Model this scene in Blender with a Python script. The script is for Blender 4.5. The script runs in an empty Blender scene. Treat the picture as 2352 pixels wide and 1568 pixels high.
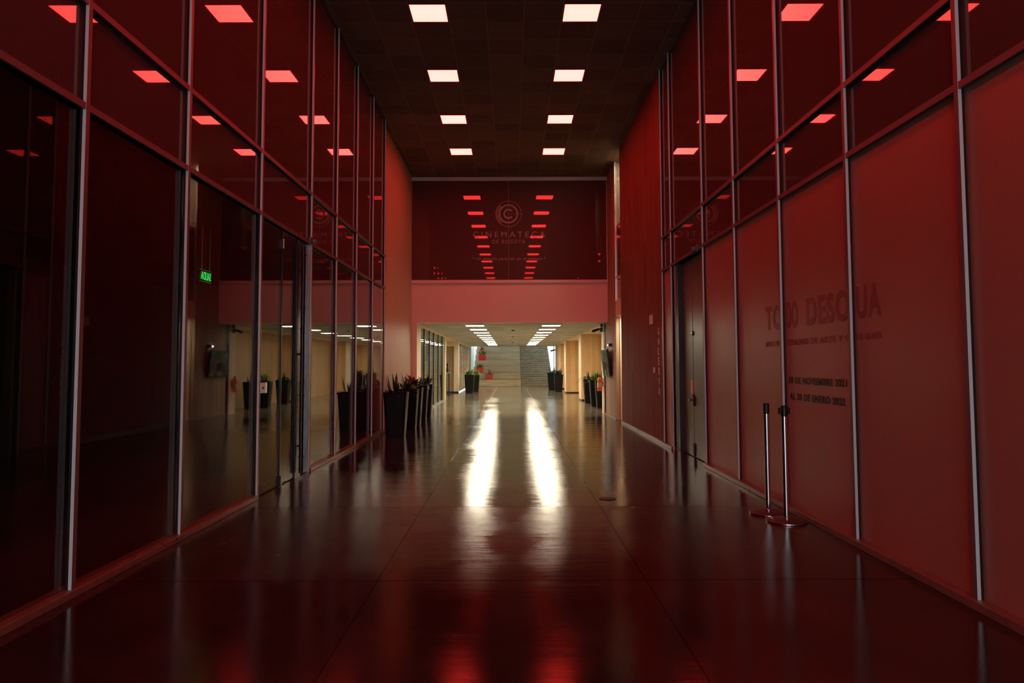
import bpy, bmesh, math, random
from mathutils import Vector, Matrix
C = bpy.context.scene
COL = C.collection
PI = math.pi

# ---------------------------------------------------------------- camera, world, exposure
F_PX = 1639.2
cam_d = bpy.data.cameras.new('camera')
cam_d.sensor_width = 36.0
cam_d.sensor_fit = 'HORIZONTAL'
cam_d.lens = F_PX / 2352.0 * 36.0
cam_d.shift_y = -39.14 / 2352.0
cam_d.clip_start = 0.05
cam_d.clip_end = 200
cam = bpy.data.objects.new('camera', cam_d)
COL.objects.link(cam)
PITCH, YAW, ROLL = 0.0564, 0.0015, -0.0031
cam.matrix_world = (Matrix.Translation((0, 0, 1.45)) @ Matrix.Rotation(-YAW, 4, 'Z')
                    @ Matrix.Rotation(PI / 2 + PITCH, 4, 'X') @ Matrix.Rotation(ROLL, 4, 'Z'))
C.camera = cam

world = bpy.data.worlds.new('daylight')
C.world = world
world.use_nodes = True
bg = world.node_tree.nodes['Background']
bg.inputs[0].default_value = (0.86, 0.95, 1.0, 1)
bg.inputs[1].default_value = 2.6

C.view_settings.view_transform = 'Standard'
C.view_settings.look = 'None'
C.view_settings.gamma = 1
C.view_settings.exposure = 0.0
C.view_settings.use_curve_mapping = False
C.cycles.max_bounces = 10
C.cycles.diffuse_bounces = 5
C.cycles.glossy_bounces = 6
C.cycles.transmission_bounces = 8
C.cycles.transparent_max_bounces = 12
C.cycles.sample_clamp_indirect = 6.0
C.cycles.use_denoising = True


def portal(loc, rot, sx, sy):
    d = bpy.data.lights.new('daylight_portal', 'AREA')
    d.shape = 'RECTANGLE'; d.size = sx; d.size_y = sy
    d.cycles.is_portal = True
    o = bpy.data.objects.new('daylight_portal', d)
    COL.objects.link(o); o.location = loc; o.rotation_euler = rot
    o['kind'] = 'helper'


portal((0, -5.3, 2.1), (PI / 2, 0, 0), 5.2, 4.2)

# lamp radiances
RED_LAMP = (28.0, 0.84, 0.70)
WARM_LAMP = (48.0, 41.5, 30.0)

# ---------------------------------------------------------------- material helpers


class NT:
    def __init__(self, name):
        self.m = bpy.data.materials.new(name)
        self.m.use_nodes = True
        self.t = self.m.node_tree
        self.t.nodes.clear()
        self.out = self.t.nodes.new('ShaderNodeOutputMaterial')

    def n(self, typ, ins=None, **kw):
        nd = self.t.nodes.new(typ)
        for k, v in kw.items():
            setattr(nd, k, v)
        for k, v in (ins or {}).items():
            s = nd.inputs[k]
            if hasattr(v, 'bl_idname') or isinstance(v, bpy.types.NodeSocket):
                self.t.links.new(v, s)
            else:
                s.default_value = v
        return nd

    def math(self, op, a, b=0.0, c=0.0, clamp=False):
        nd = self.t.nodes.new('ShaderNodeMath'); nd.operation = op; nd.use_clamp = clamp
        for i, v in enumerate((a, b, c)):
            if isinstance(v, bpy.types.NodeSocket):
                self.t.links.new(v, nd.inputs[i])
            else:
                nd.inputs[i].default_value = v
        return nd.outputs[0]

    def mix(self, f, a, b, blend='MIX'):
        nd = self.t.nodes.new('ShaderNodeMix'); nd.data_type = 'RGBA'; nd.blend_type = blend
        for s, v in ((nd.inputs[0], f), (nd.inputs[6], a), (nd.inputs[7], b)):
            if isinstance(v, bpy.types.NodeSocket):
                self.t.links.new(v, s)
            else:
                s.default_value = v if not isinstance(v, tuple) else (v + (1,))[:4]
        return nd.outputs[2]

    def ramp(self, f, lo, hi, a, b):
        nd = self.t.nodes.new('ShaderNodeMapRange'); nd.clamp = True
        self.t.links.new(f, nd.inputs[0])
        nd.inputs[1].default_value = lo; nd.inputs[2].default_value = hi
        nd.inputs[3].default_value = a; nd.inputs[4].default_value = b
        return nd.outputs[0]

    def pos(self):
        g = self.n('ShaderNodeNewGeometry')
        s = self.n('ShaderNodeSeparateXYZ', {0: g.outputs['Position']})
        return g.outputs['Position'], s.outputs[0], s.outputs[1], s.outputs[2]

    def objco(self):
        g = self.n('ShaderNodeTexCoord')
        s = self.n('ShaderNodeSeparateXYZ', {0: g.outputs['Object']})
        return g.outputs['Object'], s.outputs[0], s.outputs[1], s.outputs[2]

    def noise(self, vec, scale, detail=4, rough=0.55):
        nd = self.n('ShaderNodeTexNoise', {'Vector': vec, 'Scale': scale, 'Detail': detail, 'Roughness': rough})
        return nd.outputs['Fac']

    def scaled(self, vec, s):
        nd = self.n('ShaderNodeVectorMath', {0: vec}, operation='MULTIPLY')
        nd.inputs[1].default_value = s
        return nd.outputs[0]

    def white(self, a, b):
        c = self.n('ShaderNodeCombineXYZ', {0: a, 1: b})
        return self.n('ShaderNodeTexWhiteNoise', {'Vector': c.outputs[0]}).outputs['Value']

    def principled(self, color, rough=0.5, metal=0.0, bump=None, bump_s=0.1, spec=0.5, bump_d=0.01):
        p = self.n('ShaderNodeBsdfPrincipled')
        for s, v in (('Base Color', color), ('Roughness', rough), ('Metallic', metal), ('Specular IOR Level', spec)):
            if isinstance(v, bpy.types.NodeSocket):
                self.t.links.new(v, p.inputs[s])
            else:
                p.inputs[s].default_value = v if not isinstance(v, tuple) else (v + (1,))[:4]
        if bump is not None:
            b = self.n('ShaderNodeBump', {'Height': bump, 'Strength': bump_s, 'Distance': bump_d})
            self.t.links.new(b.outputs[0], p.inputs['Normal'])
        self.t.links.new(p.outputs[0], self.out.inputs[0])
        return p


def simple(name, color, rough=0.5, metal=0.0, spec=0.5, var=0.12, scale=18.0):
    """plain coloured surface with a little procedural unevenness"""
    w = NT(name)
    vec, x, y, z = w.objco()
    n = w.noise(vec, scale, 3)
    dark = tuple(c * (1 - var) for c in color)
    light = tuple(min(1, c * (1 + var)) for c in color)
    col = w.mix(n, dark, light)
    r = w.ramp(n, 0.3, 0.7, max(0.02, rough * 0.9), min(1, rough * 1.1))
    w.principled(col, r, metal, spec=spec)
    return w.m


def emitter(name, color, strength=1.0):
    w = NT(name)
    e = w.n('ShaderNodeEmission')
    e.inputs[0].default_value = color + (1,)
    e.inputs[1].default_value = strength
    w.t.links.new(e.outputs[0], w.out.inputs[0])
    return w.m


def glass(name, tint=(1, 1, 1), ior=1.5):
    w = NT(name)
    g = w.n('ShaderNodeNewGeometry')
    i = w.math('MULTIPLY_ADD', g.outputs['Backfacing'], (1 / ior - ior), ior)
    fr = w.n('ShaderNodeFresnel', {'IOR': i})
    tr = w.n('ShaderNodeBsdfTransparent'); tr.inputs[0].default_value = tint + (1,)
    gl = w.n('ShaderNodeBsdfGlossy'); gl.inputs['Roughness'].default_value = 0.0
    mx = w.n('ShaderNodeMixShader', {0: fr.outputs[0], 1: tr.outputs[0], 2: gl.outputs[0]})
    w.t.links.new(mx.outputs[0], w.out.inputs[0])
    return w.m


def boarded(name, color, width=0.14, var=0.25, rough=0.75, lines=0.5, noise_amt=0.5, tint2=None, spec=0.5):
    """board-marked concrete / vertical planks: boards run along z, index along x+y"""
    w = NT(name)
    vec, x, y, z = w.pos()
    u = w.math('ADD', x, y)
    s = w.math('DIVIDE', u, width)
    idx = w.math('FLOOR', s)
    fr = w.math('FRACT', s)
    lvl = w.math('FLOOR', w.math('DIVIDE', z, 1.31))
    wn = w.white(idx, 0.0) if lines < 0.3 else w.white(idx, w.math('MULTIPLY', lvl, 0.37))
    grain = w.noise(w.scaled(vec, (14, 14, 1.2)), 1.0, 5, 0.6)
    blot = w.noise(vec, 1.1, 4, 0.6)
    v = w.math('ADD', w.math('MULTIPLY', wn, var), w.math('MULTIPLY', grain, noise_amt * 0.6))
    v = w.math('ADD', v, w.math('MULTIPLY', blot, noise_amt * 0.5))
    dk = tuple(c * 0.62 for c in color)
    lt = tint2 or tuple(min(1, c * 1.3) for c in color)
    col = w.mix(w.ramp(v, 0.15, 0.95, 0, 1), dk, lt)
    edge = w.math('LESS_THAN', w.math('ABSOLUTE', w.math('SUBTRACT', fr, 0.5)), 0.46)
    col = w.mix(w.math('MULTIPLY', w.math('SUBTRACT', 1.0, edge), lines), col, tuple(c * 0.25 for c in color))
    h = w.math('ADD', w.math('MULTIPLY', edge, 0.6), w.math('MULTIPLY', grain, 0.5))
    w.principled(col, rough, bump=h, bump_s=0.35, bump_d=0.006, spec=spec)
    return w.m


# ---------------------------------------------------------------- materials
M = {}
# floor: polished concrete slabs
w = NT('polished_concrete_floor')
vec, x, y, z = w.pos()
blot = w.noise(w.scaled(vec, (1.0, 0.8, 1)), 0.9, 6, 0.62)
fine = w.noise(vec, 9.0, 6, 0.7)
col = w.mix(w.ramp(blot, 0.35, 0.65, 0, 1), (0.016, 0.013, 0.0105), (0.046, 0.037, 0.029))
col = w.mix(w.ramp(fine, 0.3, 0.8, 0, 0.5), col, (0.016, 0.014, 0.011))
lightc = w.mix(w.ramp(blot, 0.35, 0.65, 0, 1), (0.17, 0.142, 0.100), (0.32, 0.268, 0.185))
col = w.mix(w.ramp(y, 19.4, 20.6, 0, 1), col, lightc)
jx = w.math('COMPARE', w.math('ABSOLUTE', x), 0.905, 0.0045)
yy = w.math('ADD', w.math('MINIMUM', w.math('SUBTRACT', y, 9.9), 0.0), w.math('MULTIPLY', w.math('MAXIMUM', w.math('SUBTRACT', y, 9.9), 0.0), 2.5 / 2.77))
ty = w.math('SUBTRACT', w.math('FRACT', w.math('DIVIDE', w.math('ADD', yy, 101.25), 2.5)), 0.5)
jy = w.math('LESS_THAN', w.math('ABSOLUTE', ty), 0.0035)
jc = w.math('MULTIPLY', w.math('COMPARE', x, 0.02, 0.012), w.math('GREATER_THAN', y, 33.0))
far = w.math('GREATER_THAN', y, 20.6)
jxf = w.math('MULTIPLY', w.math('COMPARE', w.math('ABSOLUTE', x), 0.90, 0.018), far)
col = w.mix(w.math('MAXIMUM', jx, jy), col, (0.012, 0.008, 0.007))
col = w.mix(w.math('MAXIMUM', jxf, jc), col, (0.42, 0.40, 0.36))
sx = w.math('FLOOR', w.math('DIVIDE', w.math('ADD', x, 0.9), 1.8))
sy = w.math('FLOOR', w.math('DIVIDE', w.math('SUBTRACT', y, 2.4), 2.5))
slab = w.white(sx, sy)
near = w.math('LESS_THAN', y, 7.4)
scr = w.noise(w.scaled(vec, (0.8, 5.0, 1)), 1.6, 5, 0.7)
r = w.math('ADD', w.ramp(blot, 0.3, 0.7, 0.10, 0.17), w.math('MULTIPLY', slab, 0.04))
r = w.math('ADD', r, w.math('MULTIPLY', w.ramp(scr, 0.4, 0.8, 0.0, 0.10), w.ramp(y, 4.6, 9.0, 0.25, 1.0)))
mid = w.math('MULTIPLY', near, w.ramp(y, 4.4, 5.6, 0.0, 1.0))
r = w.math('ADD', r, w.math('MULTIPLY', mid, w.ramp(blot, 0.35, 0.7, 0.02, 0.10)))
wave = w.noise(w.scaled(vec, (0.45, 1.7, 1)), 2.3, 3, 0.5)
ripple = w.noise(w.scaled(vec, (0.45, 2.6, 1)), 6.0, 4, 0.6)
hh = w.math('ADD', w.math('MULTIPLY', wave, 1.0), w.math('MULTIPLY', ripple, 0.42))
hh = w.math('ADD', hh, w.math('MULTIPLY', w.noise(vec, 38, 3), 0.05))
hh = w.math('SUBTRACT', hh, w.math('MULTIPLY', w.math('MAXIMUM', jx, jy), 0.25))
bp = w.n('ShaderNodeBump', {'Height': hh, 'Strength': w.ramp(y, 4.0, 16.0, 0.07, 0.30), 'Distance': 0.014})
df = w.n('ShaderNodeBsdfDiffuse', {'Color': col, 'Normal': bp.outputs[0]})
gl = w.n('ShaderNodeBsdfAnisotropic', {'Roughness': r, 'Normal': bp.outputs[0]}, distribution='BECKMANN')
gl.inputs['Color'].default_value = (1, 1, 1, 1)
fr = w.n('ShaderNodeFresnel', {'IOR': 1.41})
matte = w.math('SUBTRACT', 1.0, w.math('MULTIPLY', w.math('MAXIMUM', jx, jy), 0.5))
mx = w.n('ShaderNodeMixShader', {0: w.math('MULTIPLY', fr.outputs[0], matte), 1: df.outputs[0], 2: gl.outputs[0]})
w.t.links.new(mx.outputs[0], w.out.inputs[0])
M['floor'] = w.m


def tiles(name, c1, c2, px, py, line, streak=False, rough=0.8):
    w = NT(name)
    vec, x, y, z = w.pos()
    a = w.math('DIVIDE', w.math('SUBTRACT', x, px - 0.2955), 0.591)
    b = w.math('DIVIDE', w.math('SUBTRACT', y, py - 0.3), 0.6)
    wn = w.white(w.math('FLOOR', a), w.math('FLOOR', b))
    fa = w.math('ABSOLUTE', w.math('SUBTRACT', w.math('FRACT', a), 0.5))
    fb = w.math('ABSOLUTE', w.math('SUBTRACT', w.math('FRACT', b), 0.5))
    ln = w.math('GREATER_THAN', w.math('MAXIMUM', fa, fb), 0.488)
    nz = w.noise(w.scaled(vec, (1.2, 4.5, 1) if streak else (3, 4, 1)), 2.2 if streak else 1.6, 6, 0.7)
    f = w.math('ADD', w.math('MULTIPLY', wn, 0.28 if streak else 0.34), w.math('MULTIPLY', nz, 0.95 if streak else 0.6))
    col = w.mix(w.ramp(f, 0.2, 0.95, 0, 1), c1, c2)
    col = w.mix(ln, col, line)
    w.principled(col, rough, bump=w.math('MULTIPLY', ln, 1.0), bump_s=0.3, bump_d=0.004, spec=0.3)
    return w.m


M['ceiling'] = tiles('dark_ceiling_tiles', (0.10, 0.078, 0.055), (0.27, 0.21, 0.15), -1.257, 10.773, (0.30, 0.24, 0.17))
M['ceiling_low'] = tiles('streaked_grey_ceiling_tiles', (0.22, 0.222, 0.20), (0.70, 0.71, 0.64), -1.115, 22.15, (0.56, 0.55, 0.49), True)
M['spandrel'] = simple('glossy_backed_glass', (0.095, 0.058, 0.054), 0.012, var=0.03, scale=2)
M['end_glass'] = simple('dark_backed_glass', (0.105, 0.052, 0.050), 0.02, var=0.05, scale=2)
M['panel'] = simple('satin_wall_panel', (0.31, 0.172, 0.130), 0.40, spec=0.55, var=0.05, scale=3)
M['alu'] = simple('pale_aluminium', (0.86, 0.84, 0.83), 0.3, metal=1.0, var=0.04)
M['cap_side'] = simple('painted_lit_side', (0.62, 0.88, 0.90), 0.4, metal=0.0, var=0.03)  # pale tone paints in the light that catches these sides from the entrance
M['cap_face'] = simple('dark_anodised_face', (0.12, 0.11, 0.11), 0.38, metal=0.0, var=0.04)
M['gasket'] = simple('black_rubber_gasket', (0.006, 0.006, 0.006), 0.6)
M['glass'] = glass('clear_glass', ior=1.4)
M['glass_low'] = glass('partition_glass', (0.86, 0.95, 0.92))
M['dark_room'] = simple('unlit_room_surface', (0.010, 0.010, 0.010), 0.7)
M['conc_left'] = boarded('smooth_board_marked_concrete', (0.88, 0.66, 0.44), 0.9, var=0.05, noise_amt=0.22, lines=0.0, rough=0.5)
M['conc_mid'] = boarded('paler_board_marked_concrete', (0.36, 0.25, 0.175), 0.13, var=0.4, noise_amt=0.8, lines=0.55, rough=0.7, spec=0.3)
M['conc_right'] = boarded('rough_board_marked_concrete', (0.175, 0.080, 0.060), 0.17, var=0.5, noise_amt=1.1, lines=0.45, rough=0.8, spec=0.15)
M['fascia'] = simple('painted_fascia', (0.80, 0.70, 0.63), 0.6, var=0.04, scale=1.5)
M['trim'] = simple('pale_metal_trim', (0.75, 0.72, 0.70), 0.4, var=0.04)
M['cream'] = simple('cream_paint', (0.80, 0.68, 0.50), 0.6, var=0.04, scale=2)
M['wood'] = boarded('honey_wood_planks', (0.76, 0.46, 0.21), 0.115, var=0.30, noise_amt=0.75, lines=0.14, rough=0.5, tint2=(0.92, 0.62, 0.32))
M['tanconc'] = boarded('tan_concrete', (0.50, 0.38, 0.22), 0.6, var=0.1, noise_amt=0.4, lines=0.1)
M['curb'] = simple('worn_concrete_curb', (0.15, 0.115, 0.085), 0.3, var=0.35, scale=12)
for key, c_a, c_b, step in (('bleacher', (0.38, 0.305, 0.195), (0.70, 0.57, 0.37), 0.44), ('stair', (0.16, 0.125, 0.08), (0.36, 0.29, 0.19), 0.1467)):
    w = NT(key + '_concrete')
    vec, x, y, z = w.pos()
    nz = w.noise(w.scaled(vec, (0.7, 2, 8)), 1.3, 6, 0.65)
    nb = w.noise(vec, 0.8, 4)
    col = w.mix(w.ramp(nz, 0.3, 0.7, 0, 1), c_a, c_b)
    col = w.mix(w.ramp(nb, 0.4, 0.7, 0, 0.4), col, c_a)
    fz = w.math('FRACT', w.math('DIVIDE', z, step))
    nose = w.math('GREATER_THAN', fz, 1 - 0.028 / step)          # tread-edge highlight painted as a pale band at each riser top
    glint = w.ramp(w.noise(w.scaled(vec, (2.5, 1, 4)), 1.5, 3), 0.35, 0.6, 0.2, 0.9)
    col = w.mix(w.math('MULTIPLY', nose, glint), col, (0.62, 0.56, 0.44))
    col = w.mix(w.math('MULTIPLY', w.math('LESS_THAN', fz, 0.012 / step), 0.8), col, (0.06, 0.05, 0.035))
    w.principled(col, 0.6, bump=nz, bump_s=0.2)
    M[key] = w.m
M['door_metal'] = simple('grey_olive_door_paint', (0.080, 0.076, 0.048), 0.33, var=0.12, scale=1.2)
M['black'] = simple('black_plastic', (0.012, 0.012, 0.013), 0.35)
M['black_metal'] = simple('black_metal', (0.02, 0.018, 0.022), 0.3, metal=0.3)
M['chrome'] = simple('polished_chrome', (0.80, 0.80, 0.80), 0.06, metal=1.0, var=0.02)
M['dark_base'] = simple('dark_enamel', (0.045, 0.04, 0.04), 0.35)
M['steel'] = simple('brushed_steel', (0.62, 0.62, 0.63), 0.3, metal=0.9)
M['pot'] = simple('charcoal_planter_plastic', (0.005, 0.0048, 0.0052), 0.45, var=0.02, spec=0.18)
M['redpot'] = simple('red_planter_plastic', (0.72, 0.035, 0.02), 0.4)
M['soil'] = simple('dark_soil', (0.03, 0.02, 0.012), 0.9, var=0.5, scale=60)
M['leaf_dark'] = simple('dark_green_leaf', (0.022, 0.060, 0.022), 0.35, var=0.35, scale=9)
M['leaf_mid'] = simple('mid_green_leaf', (0.07, 0.16, 0.04), 0.4, var=0.4, scale=8)
M['leaf_yellow'] = simple('yellow_green_leaf', (0.34, 0.38, 0.09), 0.45, var=0.45, scale=8)
M['leaf_bronze'] = simple('bronze_purple_leaf', (0.020, 0.012, 0.013), 0.35, var=0.4, scale=9)
M['lens_grey'] = simple('smoked_grey_plastic', (0.16, 0.14, 0.14), 0.15)
M['white'] = simple('white_plastic', (0.8, 0.77, 0.72), 0.4, var=0.03)
M['orange'] = simple('orange_paint', (0.80, 0.22, 0.02), 0.35, var=0.1)
M['cream_label'] = simple('printed_label', (0.75, 0.62, 0.45), 0.5, var=0.2, scale=40)
M['frost'] = simple('frosted_vinyl', (0.36, 0.30, 0.27), 0.6, var=0.05)
M['frost_dim'] = simple('thin_frosted_vinyl', (0.22, 0.14, 0.10), 0.6, var=0.05)
M['vinyl_black'] = simple('black_vinyl', (0.008, 0.008, 0.007), 0.5)
M['vinyl_red'] = simple('red_vinyl', (0.205, 0.07, 0.058), 0.5, var=0.05)
M['vinyl_white'] = simple('white_vinyl', (0.8, 0.76, 0.72), 0.5, var=0.03)
M['lamp_red'] = emitter('red_lamp_diffuser', RED_LAMP)
M['lamp_warm'] = emitter('warm_lamp_diffuser', WARM_LAMP)
M['lamp_bulb'] = emitter('small_bright_bulb', (9, 9, 8))
M['exit_green'] = emitter('green_exit_letters', (0.01, 0.72, 0.10))
M['exit_plate'] = glass('acrylic_plate', (0.55, 0.95, 0.65))
w = NT('opal_daylight_pane')
tl_ = w.n('ShaderNodeBsdfTranslucent'); tl_.inputs[0].default_value = (0.92, 0.95, 0.95, 1)
df_ = w.n('ShaderNodeBsdfDiffuse'); df_.inputs[0].default_value = (0.8, 0.82, 0.8, 1)
mx = w.n('ShaderNodeMixShader', {0: 0.2, 1: tl_.outputs[0], 2: df_.outputs[0]})
w.t.links.new(mx.outputs[0], w.out.inputs[0])
M['sky_pane'] = w.m
# picture on the switched-on wall screen
w = NT('screen_picture')
vec, x, y, z = w.objco()
v = w.n('ShaderNodeTexVoronoi', {'Vector': vec, 'Scale': 2.6})
nz = w.noise(vec, 3.0, 4)
col = w.mix(w.ramp(nz, 0.35, 0.65, 0, 1), (0.07, 0.065, 0.035), (0.26, 0.235, 0.15))
blob = w.math('MULTIPLY', w.math('LESS_THAN', w.math('ABSOLUTE', w.math('ADD', y, 0.02)), 0.16),
              w.math('LESS_THAN', w.math('ABSOLUTE', w.math('ADD', z, 0.09)), 0.11))
col = w.mix(blob, col, (0.16, 0.02, 0.015))
e = w.n('ShaderNodeEmission', {0: col, 1: 0.42})
g = w.n('ShaderNodeBsdfGlossy', {'Roughness': 0.08}); g.inputs[0].default_value = (1, 1, 1, 1)
mx = w.n('ShaderNodeMixShader', {0: 0.05, 1: e.outputs[0], 2: g.outputs[0]})
w.t.links.new(mx.outputs[0], w.out.inputs[0])
M['screen'] = w.m

# ---------------------------------------------------------------- mesh helpers


class MB:
    def __init__(self):
        self.bm = bmesh.new()

    def box(self, x0, x1, y0, y1, z0, z1, bev=0.0):
        bm = self.bm
        x0, x1 = min(x0, x1), max(x0, x1)
        y0, y1 = min(y0, y1), max(y0, y1)
        vs = [bm.verts.new((x, y, z)) for x in (x0, x1) for y in (y0, y1) for z in (z0, z1)]
        fs = [bm.faces.new([vs[i] for i in q]) for q in
              ((0, 1, 3, 2), (4, 6, 7, 5), (0, 4, 5, 1), (2, 3, 7, 6), (0, 2, 6, 4), (1, 5, 7, 3))]
        if bev > 0:
            ed = list({e for f in fs for e in f.edges})
            bmesh.ops.bevel(bm, geom=ed, offset=bev, segments=2, affect='EDGES', profile=0.6)
        return self

    def frustum(self, c, wb, wt, z0, z1, rad=0.02, cap_top=True, n=6):
        """tapered box with rounded upright edges"""
        bm = self.bm
        rings = []
        for wd, z in ((wb, z0), (wt, z1)):
            r = rad * wd / max(wb, wt); q = wd / 2 - r; e = min(0.006, q * 0.2)
            ring = []
            for k, (sx, sy) in enumerate(((1, 1), (-1, 1), (-1, -1), (1, -1))):
                a0 = k * PI / 2
                for i in range(-1, n + 2):
                    a = a0 + PI / 2 * min(max(i, 0), n) / n
                    px, py = sx * q + r * math.cos(a), sy * q + r * math.sin(a)
                    if i == -1: px += math.sin(a0) * e; py -= math.cos(a0) * e
                    if i == n + 1: px -= math.sin(a) * e; py += math.cos(a) * e
                    ring.append(bm.verts.new((c[0] + px, c[1] + py, z)))
            rings.append(ring)
        m = len(rings[0])
        for i in range(m):
            bm.faces.new((rings[0][i], rings[0][(i + 1) % m], rings[1][(i + 1) % m], rings[1][i]))
        bm.faces.new(list(reversed(rings[0])))
        if cap_top:
            bm.faces.new(rings[1])
        return self

    def tube(self, p0, p1, r0, r1=None, seg=20, caps=True):
        bm = self.bm
        r1 = r0 if r1 is None else r1
        p0, p1 = Vector(p0), Vector(p1)
        d = (p1 - p0).normalized()
        a = d.orthogonal().normalized(); b = d.cross(a)
        rings = []
        for p, r in ((p0, r0), (p1, r1)):
            rings.append([bm.verts.new(p + (a * math.cos(2 * PI * i / seg) + b * math.sin(2 * PI * i / seg)) * r) for i in range(seg)])
        for i in range(seg):
            bm.faces.new((rings[0][i], rings[0][(i + 1) % seg], rings[1][(i + 1) % seg], rings[1][i]))
        if caps:
            bm.faces.new(list(reversed(rings[0]))); bm.faces.new(rings[1])
        return self

    def lathe(self, prof, seg=40, c=(0, 0, 0)):
        bm = self.bm
        rings = []
        for r, z in prof:
            if r < 1e-6:
                rings.append([bm.verts.new((c[0], c[1], c[2] + z))])
            else:
                rings.append([bm.verts.new((c[0] + r * math.cos(2 * PI * i / seg), c[1] + r * math.sin(2 * PI * i / seg), c[2] + z)) for i in range(seg)])
        for A, B in zip(rings, rings[1:]):
            for i in range(seg):
                j = (i + 1) % seg
                if len(A) == 1 and len(B) == 1:
                    continue
                if len(A) == 1:
                    bm.faces.new((A[0], B[j], B[i]))
                elif len(B) == 1:
                    bm.faces.new((A[i], A[j], B[0]))
                else:
                    bm.faces.new((A[i], A[j], B[j], B[i]))
        return self

    def arc(self, cx, cz, r0, r1, a0, a1, y0, y1, seg=64):
        """flat ring sector standing in the x-z plane"""
        bm = self.bm
        pts = []
        full = abs(a1 - a0) >= 2 * PI - 1e-6
        n = seg
        for i in range(n + 1):
            a = a0 + (a1 - a0) * i / n
            ca, sa = math.cos(a), math.sin(a)
            pts.append([bm.verts.new((cx + r * ca, yy, cz + r * sa)) for r, yy in ((r0, y0), (r1, y0), (r1, y1), (r0, y1))])
        for A, B in zip(pts, pts[1:]):
            for k in range(4):
                bm.faces.new((A[k], A[(k + 1) % 4], B[(k + 1) % 4], B[k]))
        if not full:
            bm.faces.new(pts[0]); bm.faces.new(list(reversed(pts[-1])))
        return self

    def poly(self, pts, axis, a0, a1):
        """extruded polygon; axis 0: pts are (y,z), extruded along x"""
        bm = self.bm
        def mk(p, a):
            return (a, p[0], p[1]) if axis == 0 else ((p[0], a, p[1]) if axis == 1 else (p[0], p[1], a))
        A = [bm.verts.new(mk(p, a0)) for p in pts]
        B = [bm.verts.new(mk(p, a1)) for p in pts]
        n = len(pts)
        bm.faces.new(A); bm.faces.new(list(reversed(B)))
        for i in range(n):
            bm.faces.new((A[i], B[i], B[(i + 1) % n], A[(i + 1) % n]))
        return self

    def leaf(self, base, yaw, length, width, lift, droop, seg=7, fold=0.18, p=0.8, twist=0.0):
        """one curved blade: lift = starting elevation angle, droop = total bend"""
        bm = self.bm
        pos = Vector(base)
        el = lift
        prev = None
        for i in range(seg + 1):
            t = i / seg
            hw = width / 2 * (max(0.0, math.sin(PI * min(1, (0.08 + 0.92 * t)) ** p)) if i < seg else 0.02) + 0.0008
            yw = yaw + twist * t
            dr = Vector((math.cos(yw) * math.cos(el), math.sin(yw) * math.cos(el), math.sin(el)))
            sd = Vector((-math.sin(yw), math.cos(yw), 0))
            up = dr.cross(sd).normalized() * -1
            cur = [bm.verts.new(pos - sd * hw + up * hw * fold), bm.verts.new(pos), bm.verts.new(pos + sd * hw + up * hw * fold)]
            if prev:
                bm.faces.new((prev[0], prev[1], cur[1], cur[0])); bm.faces.new((prev[1], prev[2], cur[2], cur[1]))
            prev = cur
            pos = pos + dr * (length / seg)
            el -= droop / seg
        return self

    def build(self, name, mat, parent=None, smooth=False, loc=None):
        me = bpy.data.meshes.new(name)
        bmesh.ops.recalc_face_normals(self.bm, faces=self.bm.faces[:])
        self.bm.to_mesh(me); self.bm.free()
        me.materials.append(mat)
        if smooth:
            for p in me.polygons:
                p.use_smooth = True
            try:
                me.set_sharp_from_angle(angle=math.radians(38))
            except Exception:
                pass
        o = bpy.data.objects.new(name, me)
        COL.objects.link(o)
        if parent is not None:
            o.parent = parent
        if loc is not None:
            o.location = loc
        return o


def tag(o, label=None, cat=None, group=None, kind=None):
    if label: o['label'] = label
    if cat: o['category'] = cat
    if group: o['group'] = group
    if kind: o['kind'] = kind
    return o


def thing(name, label, cat, loc=(0, 0, 0), rz=0.0, group=None):
    o = bpy.data.objects.new(name, None)
    COL.objects.link(o)
    o.location = loc; o.rotation_euler = (0, 0, rz)
    o.empty_display_size = 0.1
    return tag(o, label, cat, group)


def struct(name, mb, mat, parent=None):
    o = mb.build(name, mat, parent)
    if parent is None:
        o['kind'] = 'structure'
    return o


def struct_root(name):
    o = bpy.data.objects.new(name, None)
    COL.objects.link(o); o['kind'] = 'structure'
    return o


def copy_tree(o, loc, label=None, rz=None):
    r = o.copy(); COL.objects.link(r); r.location = loc
    if rz is not None: r.rotation_euler = (0, 0, rz)
    if label: r['label'] = label
    for ch in list(o.children):
        c = ch.copy(); COL.objects.link(c); c.parent = r
        for g in ch.children:
            d = g.copy(); COL.objects.link(d); d.parent = c
    return r


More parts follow.
